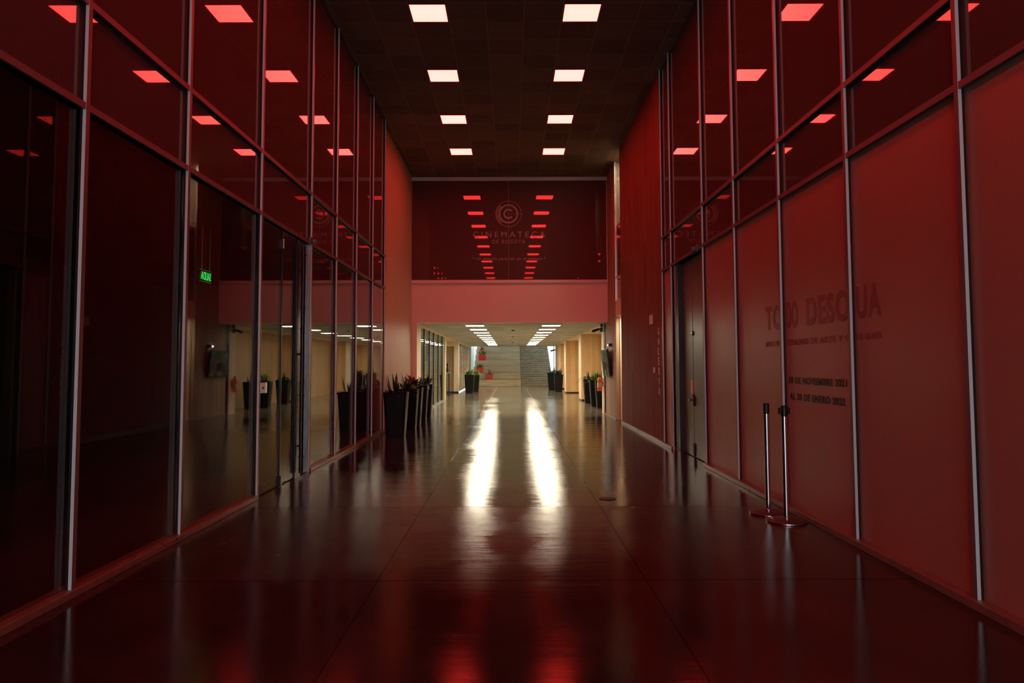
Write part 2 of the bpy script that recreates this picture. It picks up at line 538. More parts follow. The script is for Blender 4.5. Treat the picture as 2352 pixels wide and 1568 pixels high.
def text_mesh(name, body, width, height, mat, basis, centre, parent, shear=0.0, bold=0.0, spacing=1.0, depth=0.0015):
    """lettering: one mesh per letter, all under parent; centre is relative to the parent"""
    cu = bpy.data.curves.new('lettering_curve', 'FONT')
    cu.body = body; cu.size = 1.0; cu.extrude = 0.01; cu.offset = bold
    cu.space_character = spacing; cu.shear = shear
    tmp = bpy.data.objects.new('lettering_curve', cu)
    COL.objects.link(tmp)
    bpy.context.view_layer.update()
    dg = bpy.context.evaluated_depsgraph_get()
    me = bpy.data.meshes.new_from_object(tmp.evaluated_get(dg))
    bpy.data.objects.remove(tmp); bpy.data.curves.remove(cu)
    xs = [v.co.x for v in me.vertices]; ys = [v.co.y for v in me.vertices]
    cx, cy = (min(xs) + max(xs)) / 2, (min(ys) + max(ys)) / 2
    sx, sy = width / (max(xs) - min(xs)), height / (max(ys) - min(ys))
    # islands, then islands that share an x range are one letter
    n = len(me.vertices); par = list(range(n))
    def find(i):
        while par[i] != i:
            par[i] = par[par[i]]; i = par[i]
        return i
    loc = {}
    for i, v in enumerate(me.vertices):                       # weld front and side copies
        k = (round(v.co.x, 4), round(v.co.y, 4))
        if k in loc: par[find(i)] = find(loc[k])
        else: loc[k] = i
    for e in me.edges:
        par[find(e.vertices[0])] = find(e.vertices[1])
    isl = {}
    for i in range(n): isl.setdefault(find(i), []).append(i)
    def ux(i):
        c = me.vertices[i].co
        return c.x - shear * c.y
    groups = []
    for ids in sorted(isl.values(), key=lambda q: min(ux(i) for i in q)):
        a, b = min(ux(i) for i in ids), max(ux(i) for i in ids)
        if groups and a < groups[-1][1] - 0.25 * min(b - a, groups[-1][1] - groups[-1][0]):
            groups[-1][1] = max(b, groups[-1][1]); groups[-1][2].extend(ids)
        else:
            groups.append([a, b, list(ids)])
    X, Y, Z = (Vector(q) for q in basis)
    own = {i: gi for gi, g in enumerate(groups) for i in g[2]}
    for gi, g in enumerate(groups):
        order = {i: k for k, i in enumerate(g[2])}
        vs = []
        for i in g[2]:
            c = me.vertices[i].co
            vs.append(X * ((c.x - cx) * sx) + Y * ((c.y - cy) * sy) + Z * (c.z / 0.01 * depth))
        fs = [[order[i] for i in p.vertices] for p in me.polygons if own[p.vertices[0]] == gi]
        lm = bpy.data.meshes.new(name); lm.from_pydata(vs, [], fs); lm.materials.append(mat)
        o = bpy.data.objects.new(name, lm); COL.objects.link(o)
        o.location = centre; o.parent = parent
    bpy.data.meshes.remove(me)


FACE_Y = ((1, 0, 0), (0, 0, 1), (0, -1, 0))      # reads from -y
FACE_X = ((0, -1, 0), (0, 0, 1), (-1, 0, 0))     # reads from -x

# ---------------------------------------------------------------- large structure
CZ = 6.897          # hall ceiling
LZ = 2.667          # low hall ceiling
YE = 20.47          # end wall
XL, XR = -2.80, 2.78
BACK = -5.0

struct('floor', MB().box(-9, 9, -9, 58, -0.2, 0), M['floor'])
struct('ceiling', MB().box(-3.4, 4.4, BACK - 0.2, YE + 0.3, CZ, CZ + 0.2), M['ceiling'])
lc = MB().box(-2.80, 2.80, YE + 0.3, 46.9, LZ, LZ + 0.25)
struct('ceiling', lc, M['ceiling_low'])
struct('ceiling', MB().box(2.80, 3.75, YE + 0.3, 47.6, LZ, LZ + 0.25), M['cream'])
struct('ceiling', MB().box(-3.9, -2.80, YE + 0.3, 47.6, LZ, LZ + 0.25), M['cream'])
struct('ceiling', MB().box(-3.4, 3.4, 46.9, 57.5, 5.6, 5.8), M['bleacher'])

# end wall: fascia, ledge, top trim, glass
fa = MB().box(-2.87, 2.80, YE, YE + 0.3, LZ, 3.80)
fa.box(-2.87, 2.80, YE + 0.12, YE + 0.3, 3.80, CZ)
fa.box(-3.2, -2.70, YE, YE + 0.3, 0, LZ)
struct('wall_far', fa, M['fascia'])
struct('trim_1', MB().box(-2.86, 2.79, YE - 0.03, YE + 0.12, 6.787, 6.889), M['trim'])
struct('trim_2', MB().box(-2.86, 2.79, YE - 0.05, YE + 0.12, 3.80, 3.888, 0.004), M['fascia'])
w3 = struct_root('window_3')
for a, b in ((-2.85, -0.066), (-0.058, 2.775)):
    MB().box(a, b, YE + 0.01, YE + 0.03, 3.888, 6.787).build('glass_panel', M['end_glass'], w3)
MB().box(2.775, 2.79, YE - 0.01, YE + 0.03, 3.888, 6.787).build('edge_frame', M['alu'], w3)
MB().box(-0.066, -0.058, YE + 0.013, YE + 0.03, 3.888, 6.787).build('joint', M['frost'], w3)

# walls at the sides of the hall
struct('wall_left', MB().box(-3.05, -2.86, 15.66, YE + 0.3, 0, CZ), M['conc_left'])
struct('baseboard_left', MB().box(-2.87, -2.74, BACK, 7.80, 0, 0.05, 0.006).box(-2.87, -2.74, 9.86, 15.66, 0, 0.05, 0.006)
       .box(-2.86, -2.84, 15.66, YE, 0, 0.05), M['curb'])
struct('wall_right', MB().box(2.755, 2.95, 12.985, 17.80, 0, CZ).box(2.79, 2.95, 12.985, 17.8, 0, 0.1), M['conc_right'])
struct('wall_right', MB().box(2.79, 3.0, 18.96, 21.70, 0, LZ).box(2.79, 3.0, 18.95, YE + 0.3, LZ, CZ), M['conc_mid'])
struct('baseboard_right', MB().box(2.72, 2.80, BACK, 10.22, 0, 0.055, 0.006).box(2.72, 2.80, 12.22, 12.985, 0, 0.055, 0.006)
       .box(2.735, 2.757, 12.985, 17.80, 0, 0.06, 0.004).box(2.765, 2.792, 18.95, 21.70, 0, 0.035), M['curb'])
# back end of the hall, with a glazed entrance
struct('wall_back', MB().box(-3.4, -2.6, BACK - 0.2, BACK, 0, CZ).box(2.6, 3.4, BACK - 0.2, BACK, 0, CZ)
       .box(-2.6, 2.6, BACK - 0.2, BACK, 4.2, CZ), M['conc_right'])
dk = struct_root('door_3')
for a_, b_ in ((-2.6, -1.33), (-1.27, -0.03), (0.03, 1.27), (1.33, 2.6)):
    MB().box(a_, b_, BACK - 0.12, BACK - 0.108, 0.04, 4.16).build('glass_leaf', M['glass'], dk)
fr = MB().box(-2.6, 2.6, BACK - 0.14, BACK - 0.09, 4.16, 4.2)
for x_ in (-1.3, 0.0, 1.3):
    fr.box(x_ - 0.03, x_ + 0.03, BACK - 0.14, BACK - 0.09, 0.0, 4.16)
fr.build('door_frame', M['alu'], dk)

# unlit room behind the left-hand glass
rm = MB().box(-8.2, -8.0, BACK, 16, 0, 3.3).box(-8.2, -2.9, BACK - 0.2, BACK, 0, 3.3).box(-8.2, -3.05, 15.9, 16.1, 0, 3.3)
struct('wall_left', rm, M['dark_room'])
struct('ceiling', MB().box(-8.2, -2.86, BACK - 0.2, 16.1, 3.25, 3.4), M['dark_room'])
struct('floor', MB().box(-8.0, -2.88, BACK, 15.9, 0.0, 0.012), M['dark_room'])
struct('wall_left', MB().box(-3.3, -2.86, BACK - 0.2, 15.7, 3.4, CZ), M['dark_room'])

# passage and tall slot window in the right-hand wall
struct('wall_right', MB().box(2.79, 3.0, 17.80, 18.95, LZ + 0.05, 3.12), M['fascia'])
struct('wall_right', MB().box(2.80, 2.905, 18.955, 19.2, 0, 2.717)
       .box(2.905, 6.0, 19.0, 19.2, 0, 2.717).box(5.8, 6.0, 17.6, 19.2, 0, 2.717).box(2.95, 6.0, 17.6, 17.8, 0, 2.717), M['tanconc'])
struct('trim_3', MB().box(2.895, 2.975, 18.93, 19.0, 0, 2.717), M['cream'])
struct('ceiling', MB().box(2.95, 6.0, 17.8, 19.2, 2.717, 2.80), M['cream'])
sh = MB().box(3.0, 4.2, 18.95, 19.1, 3.12, CZ).box(3.0, 4.2, 17.65, 17.8, 3.12, CZ).box(4.2, 4.35, 17.65, 19.1, 3.12, CZ).box(3.0, 4.2, 17.8, 18.95, 2.9, 3.12)
sh.box(2.84, 4.2, 17.8, 18.95, 5.0, 5.15)  # added slab, blocks the shaft lamp so the lower part stays dark
struct('wall_right', sh, M['tanconc'])
w4 = struct_root('window_4')
MB().box(2.805, 2.817, 17.83, 18.92, 3.15, CZ - 0.03).build('glass_pane', M['glass'], w4)
fr = MB().box(2.785, 2.83, 17.80, 17.83, 3.12, CZ).box(2.785, 2.83, 18.92, 18.95, 3.12, CZ).box(2.79, 2.83, 17.83, 18.92, 3.12, 3.15)
fr.box(2.79, 2.83, 17.83, 18.92, 3.73, 3.76)
fr.build('window_frame', M['alu'], w4)

# low hall, right side: recesses between wood-clad piers
struct('wall_right', MB().box(3.0, 3.6, 21.5, 21.70, 0, LZ), M['cream'])
for i, (y0, y1, x0) in enumerate(((28.6, 29.6, 2.80), (36.3, 37.4, 2.78), (42.4, 47.5, 2.92))):
    pr = struct_root('wall_right')
    MB().box(x0 + 0.02, 3.6, y0, y1, 0.07, LZ, 0.0).build('wood_cladding', M['wood'], pr)
    if i < 2:
        MB().box(x0, x0 + 0.02, y0 - 0.002, y1 + 0.002, 0.07, LZ).build('cream_side_panel', M['cream'], pr)
    MB().box(x0 + 0.04, 3.6, y0 + 0.03, y1, 0, 0.07).build('plinth', M['black_metal'], pr)
struct('wall_right', MB().box(3.6, 3.75, 21.5, 47.6, 0, LZ + 0.2), M['wood'])
# low hall, left side
struct('wall_left', MB().box(-2.72, -2.70, YE + 0.3, 21.4, 0, LZ).box(-3.2, -2.72, YE + 0.3, 21.4, 0, LZ), M['cream'])
wl = struct_root('window_5')
ys = [21.42, 22.6, 24.05, 25.4, 26.95, 28.5, 29.55]
for a, b in zip(ys, ys[1:]):
    MB().box(-2.755, -2.745, a + 0.03, b - 0.03, 0.06, 2.60).build('glass_pane', M['glass_low'], wl)
for a in ys[1:-1]:
    MB().box(-2.79, -2.725, a - 0.03, a + 0.03, 0.05, 2.60).build('mullion', M['black_metal'], wl)
    MB().box(-2.79, -2.722, a + 0.03, a + 0.055, 0.05, 2.60).build('mullion_edge', M['cream'], wl)
MB().box(-2.82, -2.71, 21.4, 29.6, 2.59, LZ).build('head_rail', M['cream'], wl)
MB().box(-2.82, -2.71, 21.4, 29.6, 0.0, 0.05).build('sill_rail', M['steel'], wl)
MB().box(-2.83, -2.70, 29.5, 29.75, 0.0, LZ).build('end_post', M['cream'], wl)
struct('wall_left', MB().box(-3.9, -3.75, 29.0, 38, 0, LZ).box(-3.75, -2.97, 37.25, 37.4, 0.06, 2.42), M['tanconc'])
struct('wall_left', MB().box(-3.75, -2.97, 37.2, 37.4, 2.42, LZ).box(-2.97, -2.72, 37.15, 37.5, 0.08, LZ), M['cream'])
struct('baseboard_left', MB().box(-3.75, -2.73, 37.17, 37.4, 0, 0.08), M['black_metal'])
# far glazed partition on the left
wl = struct_root('window_6')
ys = [37.5 + 1.32 * i for i in range(9)]
for a, b in zip(ys, ys[1:]):
    MB().box(-2.755, -2.745, a + 0.03, b - 0.03, 0.06, 2.60).build('glass_pane', M['glass_low'], wl)
for a in ys[1:]:
    MB().box(-2.79, -2.725, a - 0.035, a + 0.0, 0.05, 2.60).build('mullion', M['tanconc'], wl)
    MB().box(-2.79, -2.722, a + 0.0, a + 0.06, 0.05, 2.60).build('mullion_edge', M['cream'], wl)
MB().box(-2.82, -2.71, 37.5, 48.1, 2.59, LZ).build('head_rail', M['cream'], wl)
# lit room behind the left partitions (back wall far inside)
struct('wall_left', MB().box(-7.2, -7.0, YE + 0.5, 52, 0, LZ + 0.2), M['tanconc'])
struct('wall_left', MB().box(-7.2, -2.9, YE + 0.32, YE + 0.5, 0, LZ + 0.2), M['dark_room'])
struct('ceiling', MB().box(-7.2, -3.9, YE + 0.3, 52, LZ, LZ + 0.2), M['ceiling_low'])

# stairwell: side glazing to daylight, back wall
for name, x0, nm in (('window_7', 2.84, 1), ('window_8', -2.70, -1)):
    wr = struct_root(name)
    MB().box(x0, x0 + 0.012, 47.6, 57, 0.0, 5.55).build('glass_pane', M['sky_pane'], wr)
    f = MB()
    for a in (47.6, 50.6, 53.6, 56.9):
        f.box(x0 + 0.012, x0 + 0.05, a - 0.03, a + 0.03, 0, 5.6)
    f.build('window_frame', M['alu'], wr)
portal((3.1, 52, 3.0), (0, PI / 2, 0), 5.4, 9)
portal((-3.0, 52, 3.0), (0, -PI / 2, 0), 5.4, 9)
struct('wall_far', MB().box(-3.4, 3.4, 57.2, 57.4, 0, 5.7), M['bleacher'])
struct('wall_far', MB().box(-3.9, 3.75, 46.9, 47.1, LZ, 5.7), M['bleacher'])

# ---------------------------------------------------------------- glazed side walls of the hall
ML = [-4.40, -2.92, -1.44, 0.09, 1.60, 3.10, 4.579, 6.052, 7.859, 9.850, 11.290, 12.757, 14.242, 15.592]
MR = [-4.60, -3.10, -1.61, -0.13, 1.35, 2.83, 4.313, 5.793, 7.275, 8.755, 10.201, 12.234, 12.953]


def pale_sides(o):
    o.data.materials.append(M['cap_side'])
    for p in o.data.polygons:
        if abs(p.normal.y) > 0.9: p.material_index = 1  # faces across the hall axis get the painted-lit tone
    return o


def curtain_wall(name, ms, sgn, xg, t_low, t_up, door_bay, lower_mat, lower_name):
    root = struct_root(name)
    def bx(a, b):                        # a, b = distance out of the glass plane towards the hall
        return (xg - sgn * a, xg - sgn * b)
    edge = [BACK] + ms
    for k, ym in enumerate(ms):
        zb = 0.05
        m = MB().box(*bx(0.0, 0.021), ym - 0.014, ym + 0.014, zb, CZ)
        m = m.build('mullion', M['gasket'], root)
        pale_sides(MB().box(*bx(0.021, 0.043), ym - 0.021, ym + 0.021, 0.0, CZ).build('cover_cap', M['cap_face'], m))
    for k, (a, b) in enumerate(zip(edge, edge[1:])):
        for z in (t_low, t_up):
            t = MB().box(*bx(0.0, 0.021), a + 0.014, b - 0.014, z + 0.010, z + 0.036).build('transom', M['gasket'], root)
            MB().box(*bx(0.021, 0.041), a + 0.0215, b - 0.0215, z, z + 0.045).build('cover_cap', M['cap_face'], t)
        MB().box(*bx(-0.03, 0.0), a + 0.004, b - 0.004, t_low + 0.026, t_up + 0.020).build('upper_glass_panel', M['spandrel'], root)
        MB().box(*bx(-0.03, 0.0), a + 0.004, b - 0.004, t_up + 0.024, CZ).build('upper_glass_panel', M['spandrel'], root)
        if k != door_bay:
            th = -0.012 if lower_name == 'glass_pane' else -0.03
            MB().box(*bx(th, 0.0), a + 0.004, b - 0.004, 0.05, t_low + 0.022).build(lower_name, lower_mat, root)
    return root


curtain_wall('window_1', ML, -1, XL, 3.117, 3.813, 9, M['glass'], 'glass_pane')
curtain_wall('window_2', MR, 1, XR + 0.012, 3.132, 3.724, 11, M['panel'], 'satin_panel')
# wall that backs the panels on the right
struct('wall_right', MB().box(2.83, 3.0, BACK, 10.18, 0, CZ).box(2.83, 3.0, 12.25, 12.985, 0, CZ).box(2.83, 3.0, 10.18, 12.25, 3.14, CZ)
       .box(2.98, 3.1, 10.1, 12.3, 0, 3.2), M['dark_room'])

# glass double door in the left wall
d1 = struct_root('door_1')
MB().box(-2.812, -2.80, 7.885, 8.675, 0.012, 3.10).build('door_leaf', M['glass'], d1)
MB().box(-2.812, -2.80, 8.70, 9.28, 0.012, 3.10).build('door_leaf', M['glass'], d1)
MB().box(-2.812, -2.80, 9.51, 9.79, 0.012, 3.10).build('side_light', M['black'], d1)
MB().box(-2.806, -2.790, 8.675, 8.70, 0.01, 3.1).build('meeting_stile', M['black_metal'], d1)
j = MB().box(-2.83, -2.765, 9.795, 9.825, 0, 3.117).build('door_jamb', M['alu'], d1)
MB().box(-2.82, -2.79, 9.28, 9.51, 0.0, 3.10).build('pivot_post', M['black_metal'], d1)
pv = MB().tube((-2.745, 9.40, 0.05), (-2.745, 9.40, 3.02), 0.028)
for z in (0.25, 1.05, 1.22, 2.2, 2.9):
    pv.tube((-2.745, 9.40, z), (-2.745, 9.40, z + 0.02), 0.036)
for z in (0.4, 1.6, 2.7):
    pv.tube((-2.80, 9.40, z), (-2.745, 9.40, z), 0.012)
pv.build('pull_bar', M['black_metal'], d1, smooth=True)
lk = MB().box(-2.80, -2.760, 7.90, 8.06, 1.145, 1.255, 0.004).build('lock_case', M['steel'], d1)
MB().tube((-2.760, 7.975, 1.20), (-2.752, 7.975, 1.20), 0.014).build('keyhole', M['black'], lk)
MB().box(-2.80, -2.757, 8.065, 8.10, 1.14, 1.26, 0.003).build('strike_edge', M['alu'], lk)
MB().box(-2.80, -2.77, 8.66, 8.715, 0.01, 0.13, 0.003).build('floor_bolt', M['black_metal'], d1)
MB().box(-2.80, -2.78, 8.68, 8.72, 2.88, 3.0, 0.003).build('top_patch', M['steel'], d1)

# metal double door in the right wall
d2 = struct_root('door_2')
ga = 11.215
for a, b in ((10.235, ga - 0.012), (ga + 0.012, 11.86)):
    lf = MB().box(2.86, 2.90, a, b, 0.012, 3.12, 0.003).build('door_leaf', M['door_metal'], d2)
MB().box(2.875, 2.90, ga - 0.012, ga + 0.012, 0.012, 3.12).build('shadow_gap', M['black'], d2)
MB().box(2.79, 2.98, 11.86, 12.05, 0.0, 3.13).build('dark_jamb', M['black'], d2)
MB().box(2.784, 2.79, 12.055, 12.063, 0, 3.13).build('jamb_edge', M['cap_side'], d2)
MB().box(2.79, 2.98, 12.07, 12.213, 0.0, 3.13).build('jamb_panel', M['black'], d2)
MB().box(2.79, 2.98, 10.18, 10.235, 0.0, 3.13).build('jamb', M['black_metal'], d2)
h = MB().box(2.835, 2.86, ga - 0.05, ga + 0.055, 0.80, 0.98, 0.006)
h.tube((2.78, ga + 0.11, 0.89), (2.845, ga + 0.02, 0.89), 0.014)
h.tube((2.79, ga + 0.10, 0.89), (2.79, ga - 0.08, 0.89), 0.013)
h.build('door_handle', M['black'], d2, smooth=True)
b = MB().box(2.84, 2.86, ga - 0.035, ga + 0.03, 1.90, 1.97, 0.004).build('upper_bolt', M['black'], d2)
MB().tube((2.838, ga, 1.935), (2.842, ga, 1.935), 0.012).build('bolt_stud', M['chrome'], b)
MB().box(2.835, 2.86, ga - 0.04, ga + 0.035, 0.02, 0.22, 0.004).build('foot_bolt', M['black'], d2)
MB().box(2.857, 2.8605, ga + 0.04, ga + 0.16, 0.985, 1.20).build('orange_sticker', M['orange'], d2)

# ---------------------------------------------------------------- ceiling lights


def make_light(name, mat, label, group, half=0.271, zc=CZ):
    t = thing(name, label, 'ceiling light', (0, 0, zc), 0, group)
    f = MB()
    o, i = half + 0.018, half
    f.box(-o, o, -o, -i, -0.012, 0).box(-o, o, i, o, -0.012, 0).box(-o, -i, -i, i, -0.012, 0).box(i, o, -i, i, -0.012, 0)
    f.build('frame', M['black_metal'] if zc > 4 else M['trim'], t)
    MB().box(-i, i, -i, i, -0.007, -0.001).build('diffuser', mat, t)
    return t


ORD = ['first', 'second', 'third', 'fourth', 'fifth', 'sixth', 'seventh', 'eighth', 'ninth', 'tenth']
proto = None
for side, xc in (('glass wall', -1.257), ('gallery wall', 1.107)):
    for k in range(-6, 4):
        y = 10.773 + 2.4 * k
        if k >= 0:
            lab = f'red-glowing square light in the high dark ceiling, {ORD[3 - k]} from the end wall, row nearer the {side}'
            lab = lab.replace('red-glowing square light', 'square red light').replace('the high dark', 'high')
            grp = 'square lights of the high ceiling'
        else:
            lab = 'square red light of the high ceiling nearer the entrance'
            grp = 'square lights of the high ceiling towards the entrance'
        if proto is None:
            proto = make_light('ceiling_light', M['lamp_red'], lab, grp)
            proto.location = (xc, y, CZ)
        else:
            o = copy_tree(proto, (xc, y, CZ), lab); o['group'] = grp
proto = None
for side, xc in (('left', -1.115), ('right', 1.249)):
    for k in range(10):
        y = 22.15 + 2.4 * k
        lab = f'white square light in the low corridor ceiling, {ORD[k]} from its mouth, {side} row'
        if proto is None:
            proto = make_light('ceiling_light', M['lamp_warm'], lab, 'square lights of the low corridor ceiling', 0.275, LZ)
            proto.location = (xc, y, LZ)
        else:
            copy_tree(proto, (xc, y, LZ), lab)
# lamps of the side spaces (passage, slot window shaft, stairwell, left room)
s = copy_tree(proto, (3.32, 18.36, 2.717), 'warm square light inside the narrow side passage')
s = copy_tree(proto, (3.36, 18.36, CZ), 'warm square light above the tall slot window')
for k in range(5):
    s = copy_tree(proto, (-5.2, 24.0 + 4.8 * k, LZ), 'square light in the room behind the slim glass partitions')
    s['group'] = 'lights of the room behind the partitions'

# ---------------------------------------------------------------- steps at the far end
sg = thing('seating_steps', 'broad concrete seating steps with red planters on them', 'steps', (-0.98, 48.1, 0))
for i in range(8):
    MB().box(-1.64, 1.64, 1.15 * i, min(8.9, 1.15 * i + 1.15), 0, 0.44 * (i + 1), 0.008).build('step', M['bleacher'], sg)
sg = thing('staircase', 'narrow-tread concrete staircase beside the broad seating steps', 'stairs', (1.75, 48.15, 0))
for i in range(23):
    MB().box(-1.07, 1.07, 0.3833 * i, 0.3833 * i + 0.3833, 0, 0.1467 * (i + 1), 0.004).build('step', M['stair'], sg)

# ---------------------------------------------------------------- lettering and emblem
lg = thing('emblem', 'round film-reel emblem of nested C rings on the high red glass', 'logo', (-0.062, YE + 0.002, 5.816))
MB().arc(0, 0, 0.365, 0.377, 0, 2 * PI, -0.002, 0.004, 96).build('outer_ring', M['frost'], lg)
MB().arc(0, 0, 0.28, 0.362, math.radians(133), math.radians(232), -0.001, 0.004).build('crescent', M['frost_dim'], lg)
MB().arc(0, 0, 0.235, 0.278, 0, 2 * PI, -0.002, 0.004, 96).build('thick_ring', M['frost'], lg)
MB().arc(0, 0, 0.10, 0.148, math.radians(38), math.radians(322), -0.002, 0.004).build('letter_c', M['frost'], lg)
MB().box(-0.005, 0.005, -0.003, 0.004, -0.39, 0.39).box(0.02, 0.41, -0.003, 0.004, -0.004, 0.004).build('cross_lines', M['frost'], lg)
GL = 'pale lettering on the high glass'
t = thing('vinyl_lettering', 'large pale word CINEMATECA on the high red glass', 'lettering', (-0.043, YE + 0.006, 5.215), 0, GL)
text_mesh('letter', 'CINEMATECA', 2.09, 0.165, M['frost'], FACE_Y, (0, 0, 0), t, spacing=1.5)
t = thing('vinyl_lettering', 'pale words DE BOGOTÁ under the word CINEMATECA', 'lettering', (-0.057, YE + 0.006, 5.022), 0, GL)
text_mesh('letter', 'DE BOGOTÁ', 0.95, 0.135, M['frost'], FACE_Y, (0, 0, 0), t, spacing=1.3)
t = thing('vinyl_lettering', 'slanted pale sentence lowest on the high glass, between two stars', 'lettering', (-0.052, YE + 0.006, 4.50), 0, GL)
text_mesh('letter', '* Un espacio para ver en el tiempo *', 2.12, 0.115, M['frost'], FACE_Y, (0, 0, 0), t, shear=0.25, spacing=1.15, bold=0.01)
XV = XR + 0.0105
GP = 'lettering on the panels'
t = thing('vinyl_lettering', 'black lettering 30 DE NOVIEMBRE 2021 on red panel behind the posts', 'lettering', (XV, 6.568, 1.288), 0, GP)
text_mesh('letter', '30 DE NOVIEMBRE 2021', 1.245, 0.067, M['vinyl_black'], FACE_X, (0, 0, 0), t, bold=0.03, spacing=1.12)
t = thing('vinyl_lettering', 'black lettering AL 30 DE ENERO 2022, lowest line on the panel', 'lettering', (XV, 6.578, 1.130), 0, GP)
text_mesh('letter', 'AL 30 DE ENERO 2022', 1.185, 0.067, M['vinyl_black'], FACE_X, (0, 0, 0), t, bold=0.03, spacing=1.12)
tl = thing('vinyl_lettering', 'big faint red title letters across three panels above the dates', 'lettering', (XV, 6.58, 1.94), 0, GP)
for s, a, b in (('TO', 7.80, 7.34), ('DO', 7.21, 6.93), ('DESO', 6.72, 5.86), ('UA', 5.74, 5.35)):
    text_mesh('letter', s, a - b, 0.262, M['vinyl_red'], FACE_X, (0, (a + b) / 2 - 6.58, 0), tl, bold=0.035, spacing=1.15)
tl = thing('vinyl_lettering', 'small faint red subtitle line ending QUEER under the title', 'lettering', (XV, 6.58, 1.663), 0, GP)
for s, a, b in (('MUESTRA', 7.80, 7.34), ('INTERNACIONAL', 7.22, 6.70), ('DE ARTE Y CI', 6.64, 5.84), ('NE QUEER', 5.75, 5.36)):
    text_mesh('letter', s, a - b, 0.058, M['vinyl_red'], FACE_X, (0, (a + b) / 2 - 6.58, 0), tl, bold=0.02, spacing=1.1)
tl = thing('wall_lettering', 'white vertical word GALERIA on the dark board-marked wall', 'lettering', (2.753, 13.30, 1.5))
for i, ch in enumerate('GALERIA'):
    text_mesh('letter', ch, 0.035 if ch == 'I' else 0.115, 0.135, M['vinyl_white'], FACE_X, (0, 0, 0.565 - i * 0.185), tl, depth=0.003)
p = MB().box(2.744, 2.756, 13.83, 14.13, 2.235, 2.415, 0.003).build('wall_plate', M['cream_label'])
tag(p, 'pale rectangular plate above the vertical GALERIA lettering', 'plate')
p = thing('thermostat', 'small pale control on the wall beside the GALERIA letters', 'switch', (2.74, 13.69, 1.34))
MB().box(-0.012, 0.016, -0.035, 0.035, -0.05, 0.05, 0.004).build('case', M['white'], p)
MB().box(-0.015, -0.011, -0.02, 0.02, 0.005, 0.03).build('display', M['black'], p)
p = MB().box(-2.866, -2.856, 17.74, 17.94, 1.93, 2.20, 0.003).build('wall_plate', M['cream'])
tag(p, 'pale upright plate on the glowing wall above the dark planters', 'plate')

# ---------------------------------------------------------------- objects in the hall


def stanchion(x, y, lugs, rz, label):
    t = thing('stanchion', label, 'barrier post', (x, y, 0), rz, 'chrome barrier posts')
    MB().lathe([(0, 0), (0.172, 0), (0.176, 0.006), (0.176, 0.016), (0.168, 0.022), (0.05, 0.030), (0.0, 0.031)], 56).build('base', M['dark_base'], t, smooth=True)
    MB().lathe([(0.1765, 0.001), (0.178, 0.004), (0.178, 0.010), (0.1765, 0.014)], 56).build('rim', M['chrome'], t, smooth=True)
    MB().lathe([(0.034, 0.028), (0.034, 0.045), (0.0255, 0.052), (0.0255, 0.97), (0.0, 0.97)], 32).build('post', M['chrome'], t, smooth=True)
    hd = MB().lathe([(0.0, 0.965), (0.029, 0.965), (0.030, 1.055), (0.026, 1.066), (0.0, 1.068)], 32).build('belt_head', M['black'], t, smooth=True)
    if lugs:
        c = MB()
        c.box(0.026, 0.050, -0.022, 0.022, 0.985, 1.045, 0.006).box(-0.050, -0.026, -0.022, 0.022, 0.985, 1.045, 0.006)
        c.build('belt_clip', M['black'], hd)
    return t


stanchion(2.53, 6.65, True, 0.15, 'chrome barrier post with side clips, in front of a pale mullion')
stanchion(2.495, 7.015, False, 0.5, 'chrome barrier post with slim black head, further from the dates')

dr = thing('floor_drain', 'round grated drain set in the red-lit floor', 'drain', (1.04, 7.81, 0.0))
MB().lathe([(0.085, 0.0005), (0.09, 0.005), (0.072, 0.006), (0.07, 0.001)], 40).build('rim', M['black_metal'], dr, smooth=True)
g = MB()
for i in range(-4, 5):
    wd = math.sqrt(max(0, 0.068 ** 2 - (i * 0.014) ** 2))
    g.box(i * 0.014 - 0.004, i * 0.014 + 0.004, -wd, wd, 0.0008, 0.0048)
g.build('grate', M['black_metal'], dr)
MB().lathe([(0.0, 0.0006), (0.068, 0.0006)], 32).build('well', M['black'], dr)

for nm, x, y, s, lab in (('a', -2.757, 9.72, 1, 'small dome camera on the glass wall over the glass door'),
                         ('b', 2.750, 10.42, -1, 'small dome camera on the panel wall over the dark metal door')):
    t = thing('dome_camera', lab, 'security camera', (x, y, 3.15), 0, 'dome cameras')
    MB().box(min(-0.002 * s, 0.03 * s), max(-0.002 * s, 0.03 * s), -0.05, 0.05, -0.045, 0.055, 0.005).build('bracket', M['lens_grey'], t)
    MB().lathe([(0.0, -0.055), (0.03, -0.045), (0.045, -0.015), (0.047, 0.0), (0.047, 0.02), (0.0, 0.03)], 28, (0.06 * s, 0, 0)).build('dome', M['lens_grey'], t, smooth=True)

# mirrored exit sign inside the dark room
t = thing('exit_sign', 'green SALIDA exit sign seen reversed through the dark glass', 'sign', (-4.0, 9.31, 2.62))
MB().box(-0.003, 0.003, -0.18, 0.18, -0.075, 0.075).build('plate', M['exit_plate'], t)
fr = MB().box(-0.004, 0.004, -0.184, 0.184, -0.079, -0.074).box(-0.004, 0.004, -0.184, 0.184, 0.074, 0.079)
fr.build('lit_edge', emitter('green_edge_glow', (0.004, 0.09, 0.03)), t)
text_mesh('letter', 'SALIDA', 0.30, 0.105, M['exit_green'], FACE_X, (0.006, 0, 0), t, bold=0.012)
MB().tube((0, -0.12, 0.079), (0, -0.12, 0.63), 0.004).tube((0, 0.12, 0.079), (0, 0.12, 0.63), 0.004).build('hanging_rods', M['steel'], t)

